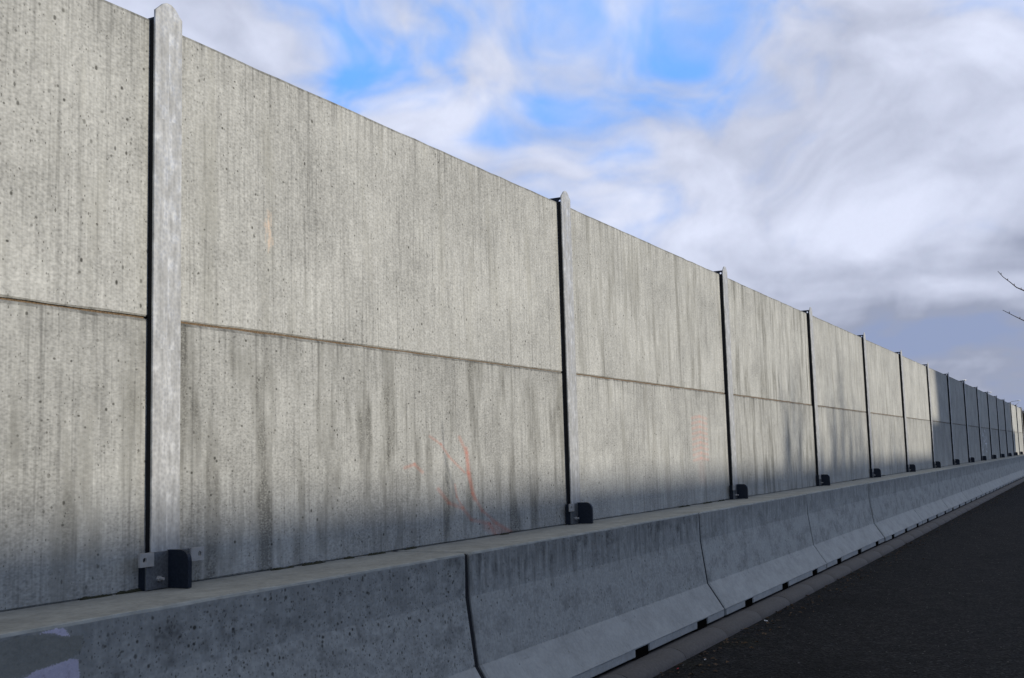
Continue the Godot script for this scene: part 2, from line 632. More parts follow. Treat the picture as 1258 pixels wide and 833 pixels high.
func web_mesh() -> ArrayMesh:
	var st := begin()
	var top := Y_TOP - Y_BASE
	var sh := top + 0.036
	var face := func(u: float, v: float, d: float) -> Vector3: return P(u, d, v)
	plate(st, [Vector2(-0.0795, 0.004), Vector2(0.0795, 0.004), Vector2(0.0795, sh + 0.006), Vector2(-0.0795, sh + 0.006)], -0.126, -0.116, face)
	var side := func(u: float, v: float, d: float) -> Vector3: return P(d, u, v)
	plate(st, [Vector2(-0.1158, 0.004), Vector2(0.0338, 0.004), Vector2(0.0338, top - 0.01), Vector2(-0.1158, top - 0.01)], -0.004, 0.004, side)
	holed(st, Vector2(-0.1158, top - 0.01), Vector2(0.0338, sh + 0.012), Vector2(-0.008, top + 0.018), 0.0115, -0.004, 0.004, side)
	return finish(st)

func rounded(lo: Vector2, hi: Vector2, r: Array) -> Array:
	# corners in the order low-left, low-right, high-right, high-left
	var out := []
	var cs := [[Vector2(lo.x, lo.y), Vector2(1, 1), PI], [Vector2(hi.x, lo.y), Vector2(-1, 1), 1.5 * PI], [Vector2(hi.x, hi.y), Vector2(-1, -1), 0.0], [Vector2(lo.x, hi.y), Vector2(1, -1), 0.5 * PI]]
	for i in 4:
		var q: float = r[i]
		if q <= 0.0:
			out.append(cs[i][0])
			continue
		var c: Vector2 = cs[i][0] + cs[i][1] * q
		for k in 6:
			var a: float = cs[i][2] + PI / 2.0 * k / 5.0
			out.append(c + Vector2(cos(a), sin(a)) * q)
	return out

func hex_bolt(st: SurfaceTool, at: Vector3, dir: Vector3, r: float) -> void:
	tube(st, [at, at + dir * r * 0.9], [r, r], 6)
	tube(st, [at + dir * r * 0.8, at + dir * r * 2.6], [r * 0.55, r * 0.5], 10)

func build_wall() -> void:
	var wall := thing("concrete_wall", Vector3(0, Y_BASE, 0), "tall grey concrete panel wall held by steel posts, standing on the road barriers", "wall")
	var hu := Y_TOP - Y_SEAM - 0.004
	var hl := Y_SEAM - Y_BASE - 0.004 - 0.0015
	var up := [panel_mesh(hu, 1), panel_mesh(hu, 2), panel_mesh(hu, 3)]
	var low := [panel_mesh(hl, 4), panel_mesh(hl, 5), panel_mesh(hl, 6)]
	# surfaces
	var near_up := {}
	var near_low := {}
	near_up[-1] = {"base": 0.375, "stain": 0.22, "thr": 0.56, "streak": 0.30, "pits": 2600}
	near_low[-1] = {"base": 0.33, "stain": 0.42, "thr": 0.49, "streak": 0.30, "pits": 1600}
	near_up[0] = {"base": 0.375, "stain": 0.20, "thr": 0.56, "streak": 0.30, "pits": 1800}
	near_low[0] = {"base": 0.335, "stain": 0.60, "thr": 0.46, "streak": 0.24, "pits": 2400}
	near_up[1] = {"base": 0.385, "stain": 0.44, "thr": 0.52, "streak": 0.20, "pits": 1500}
	near_low[1] = {"base": 0.365, "stain": 0.32, "thr": 0.52, "streak": 0.26, "pits": 900}
	near_up[2] = {"base": 0.39, "stain": 0.56, "thr": 0.49, "streak": 0.18, "pits": 900, "blotch": 0.4}
	near_low[2] = {"base": 0.35, "stain": 0.56, "thr": 0.48, "streak": 0.20, "pits": 900}
	var mu := {}
	var ml := {}
	for k in near_up:
		for lower in 2:
			var o: Dictionary = near_low[k] if lower else near_up[k]
			var w := 1024
			var h := 512
			var data := panel_bytes(w, h, 500 + k * 20 + lower * 7, o)
			marks(data, w, h, k, lower)
			var m := concrete(texture_of(data, w, h), bump_panel, 0.5)
			if lower:
				ml[k] = m
			else:
				mu[k] = m
	var far_up := []
	var far_low := []
	for v in 4:
		far_up.append(concrete(texture_of(panel_bytes(512, 256, 700 + v, {"base": [0.385, 0.40, 0.39, 0.375][v], "stain": [0.36, 0.22, 0.18, 0.3][v], "thr": 0.52, "streak": 0.16, "pits": 500}), 512, 256), bump_panel, 0.3))
		far_low.append(concrete(texture_of(panel_bytes(512, 256, 720 + v, {"base": [0.36, 0.35, 0.345, 0.355][v], "stain": [0.38, 0.28, 0.22, 0.3][v], "thr": 0.50, "streak": 0.16, "pits": 500}), 512, 256), bump_panel, 0.3))
	var paint := panel_bytes(512, 256, 741, {"base": 0.36, "stain": 0.25, "pits": 300})
	marks(paint, 512, 256, 9, 1)
	var m_paint := concrete(texture_of(paint, 512, 256), bump_panel, 0.3)
	var rng := RandomNumberGenerator.new()
	rng.seed = 12
	var seal_st := begin()
	box(seal_st, P(U - 0.02, -0.06, -0.007), P(0.02, -0.009, 0.007))
	var seal := finish(seal_st)
	for k in range(-1, 15):
		var v := posmod(k, 4)
		var matu: Material = mu[k] if mu.has(k) else far_up[v]
		var matl: Material = ml[k] if ml.has(k) else far_low[v]
		if k == 9:
			matl = m_paint
		var a := inst("concrete_panel", up[posmod(k, 3)], matu, wall)
		a.position = P(k * U + 0.02, rng.randf_range(-0.004, 0.004), Y_SEAM + 0.004 - Y_BASE)
		a.rotation = Vector3(rng.randf_range(-0.0006, 0.0006), rng.randf_range(-0.0008, 0.0008), rng.randf_range(-0.001, 0.001))
		var b := inst("concrete_panel", low[posmod(k, 3)], matl, wall)
		b.position = P(k * U + 0.02, rng.randf_range(-0.004, 0.004), 0.0015)
		b.rotation = Vector3(rng.randf_range(-0.0006, 0.0006), rng.randf_range(-0.0008, 0.0008), 0)
		if k == 0:
			a.set_meta("label", "upper panel with a small rusty smear")
			b.set_meta("label", "lower panel with faded red spray lines")
		elif k == 1:
			b.set_meta("label", "lower panel with a faint pink painted shape")
		elif k == 9:
			b.set_meta("label", "lower panel with pale scribbled paint")
		var j := inst("joint_seal", seal, m_seal, wall)
		j.position = P(k * U, 0, Y_SEAM - Y_BASE)
	# posts
	var pm := post_mesh()
	var wm := web_mesh()
	var face := func(u: float, vv: float, d: float) -> Vector3: return P(u, d, vv)
	var side := func(u: float, vv: float, d: float) -> Vector3: return P(d, u, vv)
	var st := begin()
	plate(st, rounded(Vector2(-0.115, 0.003), Vector2(0.135, 0.155), [0, 0, 0.012, 0.012]), 0.0455, 0.0555, face, 0.0015)
	var m_plate := finish(st)
	st = begin()
	plate(st, rounded(Vector2(0.05, 0.003), Vector2(0.168, 0.158), [0, 0.004, 0.044, 0.0]), 0.002, 0.022, side)
	var m_gusset := finish(st)
	st = begin()
	holed(st, Vector2(-0.038, -0.028), Vector2(0.038, 0.028), Vector2(-0.012, 0), 0.0105, 0.0575, 0.0675, face)
	var m_ear := finish(st)
	st = begin()
	holed(st, Vector2(-0.038, -0.028), Vector2(0.038, 0.028), Vector2(0.012, 0), 0.0105, 0.0575, 0.0675, face)
	var m_ear2 := finish(st)
	st = begin()
	for q in [[-0.0765, -0.02], [0.02, 0.0765]]:
		box(st, P(q[1], 0.006, 0.006), P(q[0], 0.0338, Y_TOP - Y_BASE - 0.004))
	var m_flange_gap := finish(st)  # black fill added between flange and panel, standing in for the gap's shade
	st = begin()
	box(st, P(-0.104, 0.006, 0.003), P(-0.112, 0.0453, 0.150))
	var m_gap_plate := finish(st)  # dark plate added to stand for the shaded gap behind the bracket plate
	st = begin()
	box(st, P(0.132, 0.006, 0.003), P(0.124, 0.0453, 0.150))
	var m_gap_plate2 := finish(st)
	st = begin()
	hex_bolt(st, P(-0.052, 0.0557, 0.045), Vector3(1, 0, 0), 0.012)
	var m_bolt := finish(st)
	for k in range(-1, 16):
		var p := inst("steel_post", pm, m_face, wall)
		p.position = P(k * U, 0, 0.0)
		inst("web", wm, m_galv_shaded, p)
		inst("flange_gap_shade", m_flange_gap, m_gap_shade, p)
		inst("bracket_plate", m_plate, m_galv_mid, p)
		inst("gap_shade_plate", m_gap_plate, m_galv_shaded, p)
		inst("gap_shade_plate", m_gap_plate2, m_galv_shaded, p)
		inst("gusset", m_gusset, m_galv_shaded, p)
		if k < 9:
			var e1 := inst("lifting_ear", m_ear, m_galv, p)
			e1.position = P(-0.125, 0, 0.127)
			var e2 := inst("lifting_ear", m_ear2, m_galv, p)
			e2.position = P(0.160, 0, 0.127)
			inst("bolt", m_bolt, m_galv, p)

func marks(data: PackedByteArray, w: int, h: int, k: int, lower: int) -> void:
	var rng := RandomNumberGenerator.new()
	rng.seed = 90 + k * 2 + lower
	var y1 := Y_SEAM if lower else Y_TOP
	var y0 := Y_BASE if lower else Y_SEAM
	var px := func(q: Array) -> Vector2: return Vector2((q[0] - k * U - 0.02) / (U - 0.04) * w, (y1 - q[1]) / (y1 - y0) * h)
	if k == 0 and lower == 1:
		var lines := [
			[[2.146, 1.595], [2.269, 1.548], [2.358, 1.473], [2.544, 1.372]],
			[[2.49, 1.592], [2.576, 1.493], [2.588, 1.371], [2.637, 1.238], [2.755, 1.121], [2.937, 1.032], [3.152, 0.955]],
			[[2.57, 1.52], [2.60, 1.36], [2.66, 1.20]],
			[[2.229, 1.28], [2.347, 1.191], [2.513, 1.151], [2.618, 1.074], [2.843, 1.032], [2.932, 0.95]],
			[[2.424, 1.3], [2.442, 1.224], [2.513, 1.156]],
			[[1.872, 1.413], [1.974, 1.431], [2.057, 1.384]]]
		for n in lines.size():
			var pts := []
			for q in lines[n]:
				pts.append(px.call(q))
			stroke(data, w, h, pts, [4.0, 5.5, 7.0, 6.0, 3.5, 5.0][n], [186, 92, 72], 0.32, rng)
		for q in [[2.9, 1.03, 3.1, 0.955], [2.8, 1.02, 2.97, 0.955]]:
			stroke(data, w, h, [px.call([q[0], q[1]]), px.call([q[2], q[3]])], 13.0, [186, 92, 72], 0.24, rng)
	elif k == 1 and lower == 1:
		for i in 9:
			var yy := 1.80 - 0.052 * i
			stroke(data, w, h, [px.call([6.98, yy]), px.call([7.22, yy + 0.02]), px.call([7.44, yy])], 8.0, [214, 140, 124], 0.34, rng)
		stroke(data, w, h, [px.call([7.2, 1.38]), px.call([7.22, 1.2])], 30.0, [205, 150, 136], 0.16, rng)
	elif k == 0 and lower == 0:
		for i in 26:
			var x := 0.70 + rng.randfn(0.0, 0.018)
			var ya := rng.randf_range(2.54, 2.70)
			stroke(data, w, h, [px.call([x, ya]), px.call([x, ya - rng.randf_range(0.02, 0.07)])], 1.5, [214, 190, 168], 0.45, rng)
	elif k == 9 and lower == 1:
		for i in 14:
			var c := Vector2(k * U + 1.9 + rng.randfn(0, 0.55), 1.55 + rng.randfn(0, 0.25))
			stroke(data, w, h, [px.call([c.x, c.y]), px.call([c.x + rng.randf_range(-0.4, 0.4), c.y + rng.randf_range(-0.2, 0.25)]), px.call([c.x + rng.randf_range(-0.4, 0.4), c.y + rng.randf_range(-0.2, 0.2)])], 5.0, [226, 230, 238], 1.0, rng)

# ------------------------------------------------------------------ the barriers
func barrier_mesh(sd: int) -> ArrayMesh:
	var rng := RandomNumberGenerator.new()
	rng.seed = sd
	var L := B_PITCH - 0.052
	var st := begin()
	var base := [Vector2(-0.30, 0.142), Vector2(-0.30, 0.951), Vector2(0.0, 0.951), Vector2(0.456, 0.951), Vector2(0.466, 0.947), Vector2(0.470, 0.938), Vector2(0.470, 0.715), Vector2(0.518, 0.357), Vector2(0.654, 0.150), Vector2(0.652, 0.142)]
	var arc := [0.0, 0.0, 0.0, 0.456, 0.467, 0.477, 0.706, 1.067, 1.318, 1.326]
	var vs := []
	for a in arc:
		vs.append(a / 1.40)
	var sections := []
	var cuts := [0.0, 0.012]
	for i in range(1, 24):
		cuts.append(L * i / 24.0)
	cuts.append(L - 0.012)
	cuts.append(L)
	for s in cuts:
		var pts := []
		var endcut := 0.010 if (s == 0.0 or s == L) else 0.0
		for k in base.size():
			var q: Vector2 = base[k]
			if k >= 3 and k <= 8:
				q.x -= endcut
				q.y -= endcut * (1.0 if k < 6 else 0.2)
				q += Vector2(rng.randf_range(-0.0016, 0.0012), rng.randf_range(-0.0016, 0.0010))
			elif k == 2:
				q.y -= endcut
			pts.append(q)
		sections.append([s, pts, s / L])
	loft(st, sections, vs)
	# plinth blocks between the drainage slots
	var edges := [0.02, 0.70 - 0.135, 0.70 + 0.135, 2.0 - 0.135, 2.0 + 0.135, 3.3 - 0.135, 3.3 + 0.135, L - 0.006]
	for i in 4:
		var a: float = edges[i * 2]
		var b: float = edges[i * 2 + 1]
		var pl := [Vector2(-0.28, 0.088), Vector2(-0.28, 0.147), Vector2(0.6505, 0.147), Vector2(0.6505, 0.094), Vector2(0.646, 0.089), Vector2(0.60, 0.088)]
		loft(st, [[a, pl, a / L], [b, pl, b / L]], [1.0, 0.95, 0.945, 0.975, 0.985, 1.0])
	var core := [Vector2(-0.29, -0.03), Vector2(-0.29, 0.146), Vector2(0.40, 0.146), Vector2(0.40, -0.03)]
	loft(st, [[0.03, core, 0.0], [L - 0.02, core, 1.0]], [1.0, 0.95, 0.95, 1.0])
	return finish(st, true)

func build_barriers() -> void:
	var o := [
		{"base": 0.315, "drip": 0.30, "mid": 0.68, "pits": 5200, "pit_size": 2.5},
		{"base": 0.315, "drip": 0.62, "mid": 0.40, "pits": 1300, "pit_size": 2.2},
		{"base": 0.335, "drip": 0.38, "mid": 0.16, "pits": 500},
		{"base": 0.345, "drip": 0.30, "mid": 0.14, "pits": 350},
		{"base": 0.35, "drip": 0.50, "mid": 0.26, "pits": 500}]
	var mats := []
	for i in o.size():
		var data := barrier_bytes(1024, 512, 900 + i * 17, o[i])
		if i == 0:
			overpaint(data, 1024, 512)
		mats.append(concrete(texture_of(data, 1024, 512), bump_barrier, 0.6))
	var meshes := [barrier_mesh(1), barrier_mesh(2), barrier_mesh(3)]
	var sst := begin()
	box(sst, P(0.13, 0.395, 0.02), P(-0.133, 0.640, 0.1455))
	var soil_or_slot_shade := finish(sst)  # near-black block added in each drain slot in place of its deep shade
	var m_slot_shade := plain(Color(0.006, 0.0055, 0.005), 1.0, 0.0, 0.0)
	# a near-black strip in the near half of every joint stands in for shade
	var jst := begin()
	var jp := [Vector2(0.30, 0.15), Vector2(0.30, 0.943), Vector2(0.452, 0.943), Vector2(0.460, 0.937), Vector2(0.464, 0.714), Vector2(0.512, 0.354), Vector2(0.642, 0.156)]
	loft(jst, [[B_PITCH - 0.0515, jp, 0.0], [B_PITCH - 0.0515 + 0.030, jp, 0.0]], [0, 0, 0, 0, 0, 0, 0])
	var strip := finish(jst)
	var words := {
		-2: "concrete road barrier just out of view beyond the left edge",
		-1: "pitted concrete road barrier with a grey overpainted patch, leftmost in view",
		0: "streaked concrete road barrier below the red spray lines on the wall",
		1: "concrete road barrier standing below the pink painted shape on the wall",
		2: "fourth concrete road barrier from the left, between the fourth and fifth posts",
		3: "fifth concrete road barrier from the left, dark runs at its top",
		13: "first sunlit concrete road barrier at the far end of the row",
		14: "second sunlit concrete road barrier at the far end of the row",
		15: "last concrete road barrier of the row, past the end of the wall"}
	var nth := ["sixth", "seventh", "eighth", "ninth", "tenth", "eleventh", "twelfth", "thirteenth", "fourteenth"]
	var rng := RandomNumberGenerator.new()
	rng.seed = 8
	for k in range(-2, 16):
		var at := P(B_START + k * B_PITCH + 0.026, rng.randf_range(-0.006, 0.006) if k > 0 else 0.0, rng.randf_range(-0.002, 0.0) if k > 0 else 0.0)
		var label: String = words[k] if words.has(k) else nth[k - 4] + " concrete road barrier from the left, shaded and far down the row"
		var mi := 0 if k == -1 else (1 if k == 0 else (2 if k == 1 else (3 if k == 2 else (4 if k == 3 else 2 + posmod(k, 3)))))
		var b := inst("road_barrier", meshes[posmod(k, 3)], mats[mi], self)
		b.position = at
		b.rotation.y = rng.randf_range(-0.0012, 0.0012) if k > 0 else 0.0
		tag(b, label, "barrier", "concrete barriers along the kerb")
		inst("joint_shade_strip", strip, m_gap_shade, b)
		for q in [0.70, 2.0, 3.3]:
			var f := inst("slot_shade_block", soil_or_slot_shade, m_slot_shade, b)
			f.position = P(q, 0, 0)

func overpaint(data: PackedByteArray, w: int, h: int) -> void:
	var rng := RandomNumberGenerator.new()
	rng.seed = 33
	var s0 := B_START - B_PITCH + 0.026
	var to := func(q: Array) -> Vector2: return Vector2((q[0] - s0) / (B_PITCH - 0.052) * w, (0.47 + 0.951 - q[1]) / 1.40 * h)
	var shapes := [
		[[[-0.97, 0.938], [-0.90, 0.945], [-0.862, 0.940], [-0.842, 0.908], [-0.883, 0.915]], [196, 192, 214], 0.9],
		[[[-1.06, 0.76], [-1.021, 0.803], [-0.966, 0.826], [-0.845, 0.835], [-0.809, 0.830], [-0.80, 0.762], [-0.83, 0.70]], [190, 186, 208], 0.85],
		[[[-2.1, 0.935], [-1.6, 0.94], [-1.105, 0.934], [-1.025, 0.938], [-0.924, 0.934], [-0.859, 0.914], [-0.792, 0.906], [-0.786, 0.873], [-0.809, 0.846], [-0.88, 0.83], [-0.994, 0.818], [-1.102, 0.806], [-1.3, 0.80], [-1.8, 0.83], [-2.1, 0.85]], [124, 126, 120], 0.93]]
	for sh in shapes:
		var poly := PackedVector2Array()
		for q in sh[0]:
			poly.append(to.call(q))
		var lo := poly[0]
		var hi := poly[0]
		for q in poly:
			lo = lo.min(q)
			hi = hi.max(q)
		for y in range(int(lo.y), int(hi.y) + 1):
			for x in range(int(lo.x), int(hi.x) + 1):
				var q := Vector2(x + rng.randf_range(-0.8, 0.8), y + rng.randf_range(-0.8, 0.8))
				if Geometry2D.is_point_in_polygon(q, poly):
					var jit := rng.randf_range(-5.0, 5.0)
					dab(data, w, h, x, y, [sh[1][0] + jit, sh[1][1] + jit, sh[1][2] + jit], sh[2] * rng.randf_range(0.85, 1.0))

# ------------------------------------------------------------------ ground, road, kerb
func build_ground() -> void:
	var st := begin(false)
	var R := 600.0
	quad(st, Vector3(-R, -0.03, R), Vector3(R, -0.03, R), Vector3(R, -0.03, -R), Vector3(-R, -0.03, -R))
	structure("ground", finish(st), noisy(Color(0.045, 0.055, 0.022), Color(0.10, 0.10, 0.045), 0.95, 0.02, 3.0, 0.0, 3))
	# road: fine grid near the camera so that patches of older and newer asphalt can be coloured
	var w := 1024
	var grain := noise_bytes(w, w, 61, 0.16, 2, 1.0, FastNoiseLite.TYPE_CELLULAR)
	var spk := noise_bytes(w, w, 62, 0.30, 2, 1.0, FastNoiseLite.TYPE_VALUE)
	var med := noise_bytes(w, w, 63, 0.012, 4, 1.0)
	var mid := noise_bytes(w, w, 64, 0.05, 3, 1.0)
	var d := PackedByteArray()
	d.resize(w * w * 3)
	var hgt := PackedByteArray()
	hgt.resize(w * w)
	for i in w * w:
		var g := grain[i] / 255.0
		var s := spk[i] / 255.0
		var v := 0.0125 + 0.030 * (s - 0.5) + 0.016 * (g - 0.5) + 0.012 * (med[i] / 255.0 - 0.5)
		v *= 0.20 + 1.6 * mid[i] / 255.0
		if s > 0.80:
			v += 0.10 * (s - 0.80) / 0.20
		v = maxf(v, 0.003)
		d[i * 3] = to_byte(v)
		d[i * 3 + 1] = to_byte(v * 0.98)
		d[i * 3 + 2] = to_byte(v * 0.97)
		hgt[i] = int(255.0 * clampf(0.5 * g + 0.5 * s, 0, 1))
	var m := StandardMaterial3D.new()
	m.albedo_texture = texture_of(d, w, w)
	m.vertex_color_use_as_albedo = true
	m.roughness = 0.93
	m.metallic_specular = 0.25
	m.normal_enabled = true
	m.normal_texture = bump_from(w, w, hgt, 6.0)
	m.normal_scale = 1.6
	var patch := FastNoiseLite.new()
	patch.seed = 15
	patch.frequency = 0.35
	patch.fractal_octaves = 4
	var mesh := ArrayMesh.new()
	st = begin(false)
	var n0 := 0.62
	var n1 := 5.4
	var ss := []
	var s := -9.0
	while s < 200.0:
		ss.append(s)
		s += 0.12 if s < 16.0 else (0.6 if s < 40.0 else 8.0)
	var cols := 40
	for i in ss.size():
		for k in cols + 1:
			var n := lerpf(n0, n1, float(k) / cols)
			var t := patch.get_noise_2d(ss[i] * 0.7, n * 1.6)
			# soil and rotted leaf swept against the kerb, broken up by the same noise
			var soil_or_slot_shade := clampf(1.15 - (n - 0.8) / 0.42 + t * 1.6, 0.0, 1.0) * clampf(0.35 + patch.get_noise_2d(ss[i] * 4.0, n * 6.0 + 50.0) * 1.6, 0.0, 1.0)
			var c := Color(1, 1, 1) * (1.0 + 0.8 * t)
			c = c.lerp(Color(1.35, 1.05, 0.72), soil_or_slot_shade)
			st.set_color(c)
			st.set_uv(Vector2(ss[i], n) / 3.6)
			st.add_vertex(P(ss[i], n, 0.0))
	for i in ss.size() - 1:
		for k in cols:
			var a := i * (cols + 1) + k
			var b := a + 1
			var c2 := a + cols + 1
			var e := c2 + 1
			for q in [a, c2, b, b, c2, e]:
				st.add_index(q)
	st.generate_normals()
	st.generate_tangents()
	mesh = st.commit()
	structure("road", mesh, m)
	# kerb stones
	var kerb := Node3D.new()
	kerb.name = "kerb"
	add_child(kerb)
	kerb.set_meta("kind", "structure")
	var mk := noisy(Color(0.055, 0.051, 0.047), Color(0.115, 0.106, 0.098), 0.9, 0.035, 0.5, 0.0, 21, 5)
	var variants := []
	for v in 4:
		var rng := RandomNumberGenerator.new()
		rng.seed = 40 + v
		var prof := [Vector2(0.56, -0.05), Vector2(0.56, 0.060), Vector2(0.66, 0.072)]
		for a in 6:
			var t := PI / 2.0 * (1.0 - a / 5.0)
			prof.append(Vector2(0.715 + 0.115 * cos(t), -0.005 + 0.081 * sin(t)))
		prof.append(Vector2(0.832, -0.05))
		var vs := []
		for q in prof:
			vs.append(0.0)
		var secs := []
		var L := 0.992
		for sq in [0.0, 0.006, 0.25, 0.5, 0.75, L - 0.006, L]:
			var inset := 0.005 if (sq == 0.0 or sq == L) else 0.0
			var pp := []
			for k in prof.size():
				var q: Vector2 = prof[k]
				if k > 1 and k < prof.size() - 1:
					q -= Vector2(inset * 0.4, inset * 0.4)
					q += Vector2(rng.randf_range(-0.0007, 0.0007), rng.randf_range(-0.0007, 0.0007))
				pp.append(q)
			secs.append([sq, pp, sq])
		st = begin(false)
		st.set_smooth_group(0)
		loft(st, secs, vs)
		variants.append(finish(st))
	var rk := RandomNumberGenerator.new()
	rk.seed = 17
	for i in range(-4, 90):
		var c := inst("kerb_stone", variants[posmod(i * 7 + i / 3, 4)], mk, kerb)
		c.position = P(0.174 + i, rk.randf_range(-0.002, 0.002), rk.randf_range(-0.002, 0.0015))
		c.rotation.y = rk.randf_range(-0.0015, 0.0015)

# ------------------------------------------------------------------ small loose things
func lump(st: SurfaceTool, c: Vector3, r: Vector3, rng: RandomNumberGenerator) -> void:
	var rings := 4
	var sides := 8
	var g := []
	for i in rings + 1:
		var row := []
		var t := PI / 2.0 * i / rings
		for k in sides:
			var a := TAU * k / sides
			var j := rng.randf_range(0.75, 1.2)
			row.append(c + Vector3(cos(a) * cos(t) * r.x * j, sin(t) * r.y * j, sin(a) * cos(t) * r.z * j))
		g.append(row)
	for i in rings:
		for k in sides:
			var l := (k + 1) % sides
			quad(st, g[i][k], g[i + 1][k], g[i + 1][l], g[i][l])

func build_litter() -> void:
	var moss := noisy(Color(0.012, 0.014, 0.006), Color(0.035, 0.034, 0.014), 1.0, 0.06, 0.1, 0.0, 9)
	var rng := RandomNumberGenerator.new()
	rng.seed = 70
	var spots := [[-0.33, 0.10], [-0.17, 0.08], [-0.10, 0.05], [0.78, 0.12], [1.02, 0.14], [1.32, 0.03], [1.56, 0.10], [1.90, 0.08], [3.02, 0.06], [6.6, 0.25], [7.31, 0.22], [7.75, 0.16], [12.8, 0.22], [14.84, 0.2], [17.6, 0.25]]
	var says := ["dark moss clump at the wall foot nearest the left edge", "dark moss clump second from the left edge at the wall foot", "dark moss clump just left of the first post's bracket",
		"dark moss strip at the wall foot above the leftmost barrier", "longest dark moss strip at the wall foot above the leftmost barrier", "tiny moss tuft at the wall foot above the leftmost barrier", "moss strip at the wall foot near the first barrier joint",
		"moss strip at the wall foot just past the first barrier joint", "small moss clump left of the second post's bracket", "moss strip at the wall foot below the pink painted shape", "moss strip just left of the third post's bracket", "moss clump beside the third post's foot",
		"moss clump at the wall foot right of the fourth post", "moss clump at the wall foot near the fifth post", "moss strip at the wall foot right of the fifth post"]
	for i in spots.size():
		var st := begin(false)
		var n := int(spots[i][1] / 0.025) + 2
		for k in n:
			lump(st, P((float(k) / maxf(1.0, n - 1.0) - 0.5) * spots[i][1], 0.004 + rng.randf_range(0, 0.006), 0.0), Vector3(rng.randf_range(0.006, 0.014), rng.randf_range(0.005, 0.013), rng.randf_range(0.024, 0.036)), rng)
		var o := inst("moss_clump", finish(st), moss, self)
		o.position = P(spots[i][0], 0.006, Y_BASE - 0.001)
		tag(o, says[i], "moss", "moss along the wall foot")
	# rotting leaves along the kerb
	var st2 := begin()
	for i in 900:
		var s := 1.5 + pow(rng.randf(), 1.6) * 42.0
		var n := 0.835 + absf(rng.randfn(0.0, 0.16))
		var r := rng.randf_range(0.008, 0.024)
		var a := rng.randf() * TAU
		var c := P(s, n, 0.005 + rng.randf() * 0.006)
		var e1 := Vector3(cos(a), rng.randf_range(-0.25, 0.25), sin(a)) * r
		var e2 := Vector3(-sin(a), rng.randf_range(-0.25, 0.25), cos(a)) * r * 0.6
		var lift := Vector3(0, r * rng.randf_range(0.1, 0.5), 0)
		for q in [[-e1, e2 + lift], [e2 + lift, e1], [e1, -e2 + lift], [-e2 + lift, -e1]]:
			tri(st2, c, c + q[0], c + q[1])
	var lv := inst("leaf_litter", finish(st2), noisy(Color(0.035, 0.022, 0.011), Color(0.14, 0.085, 0.04), 0.95, 0.03, 0.6, 0.0, 44), self)
	lv.set_meta("kind", "stuff")
	tag(lv, "brown rotting leaves and grit scattered along the kerb", "leaves")
	# loose chippings on the asphalt
	var st3 := begin()
	for i in 700:
		var s := 1.0 + pow(rng.randf(), 1.4) * 26.0
		var n := rng.randf_range(0.85, 3.6)
		var r := rng.randf_range(0.003, 0.009)
		lump_small(st3, P(s, n, 0.001), r, rng)
	var gv := inst("loose_gravel", finish(st3), noisy(Color(0.03, 0.03, 0.03), Color(0.16, 0.15, 0.14), 0.95, 0.09, 0.3, 0.0, 45), self)
	gv.set_meta("kind", "stuff")
	tag(gv, "loose chippings lying on the dark asphalt", "gravel")
	var scraps := [[3.78, 0.90, Color(0.36, 0.02, 0.035), 0.05, 0.012, "small red strip of litter on the asphalt by the kerb"], [4.16, 0.97, Color(0.7, 0.7, 0.7), 0.016, 0.012, "tiny white scrap on the asphalt near the red strip"], [6.02, 0.90, Color(0.6, 0.6, 0.6), 0.035, 0.02, "white scrap lying against the kerb further along"]]
	for q in scraps:
		var st4 := begin()
		var L: float = q[3]
		var W: float = q[4]
		var prev := []
		for i in 5:
			var t := i / 4.0 - 0.5
			var y := 0.006 + 0.25 * W * (1.0 + sin(i * 2.1))
			var ring := [Vector3(-W * 0.5, y, t * L), Vector3(W * 0.5, y + W * 0.2, t * L), Vector3(W * 0.5, y + W * 0.2 + 0.001, t * L), Vector3(-W * 0.5, y + 0.001, t * L)]
			if i > 0:
				for k in 4:
					quad(st4, prev[k], ring[k], ring[(k + 1) % 4], prev[(k + 1) % 4])
			prev = ring
		var o := inst("litter_scrap", finish(st4), plain(q[2], 0.7), self)
		o.position = P(q[0], q[1], 0.0)
		o.rotation.y = q[0] * 1.7
		tag(o, q[5], "litter", "scraps of litter on the road")

func lump_small(st: SurfaceTool, c: Vector3, r: float, rng: RandomNumberGenerator) -> void:
	var top := c + Vector3(0, r * 1.1, 0)
	var ring := []
	for k in 5:
		var a := TAU * k / 5 + rng.randf() * 0.5
		ring.append(c + Vector3(cos(a), 0.2, sin(a)) * r * rng.randf_range(0.7, 1.2))
	for k in 5:
		tri(st, ring[(k + 1) % 5], ring[k], top)

# ------------------------------------------------------------------ trees, lamps, houses across the road
var twig_min := 0.004

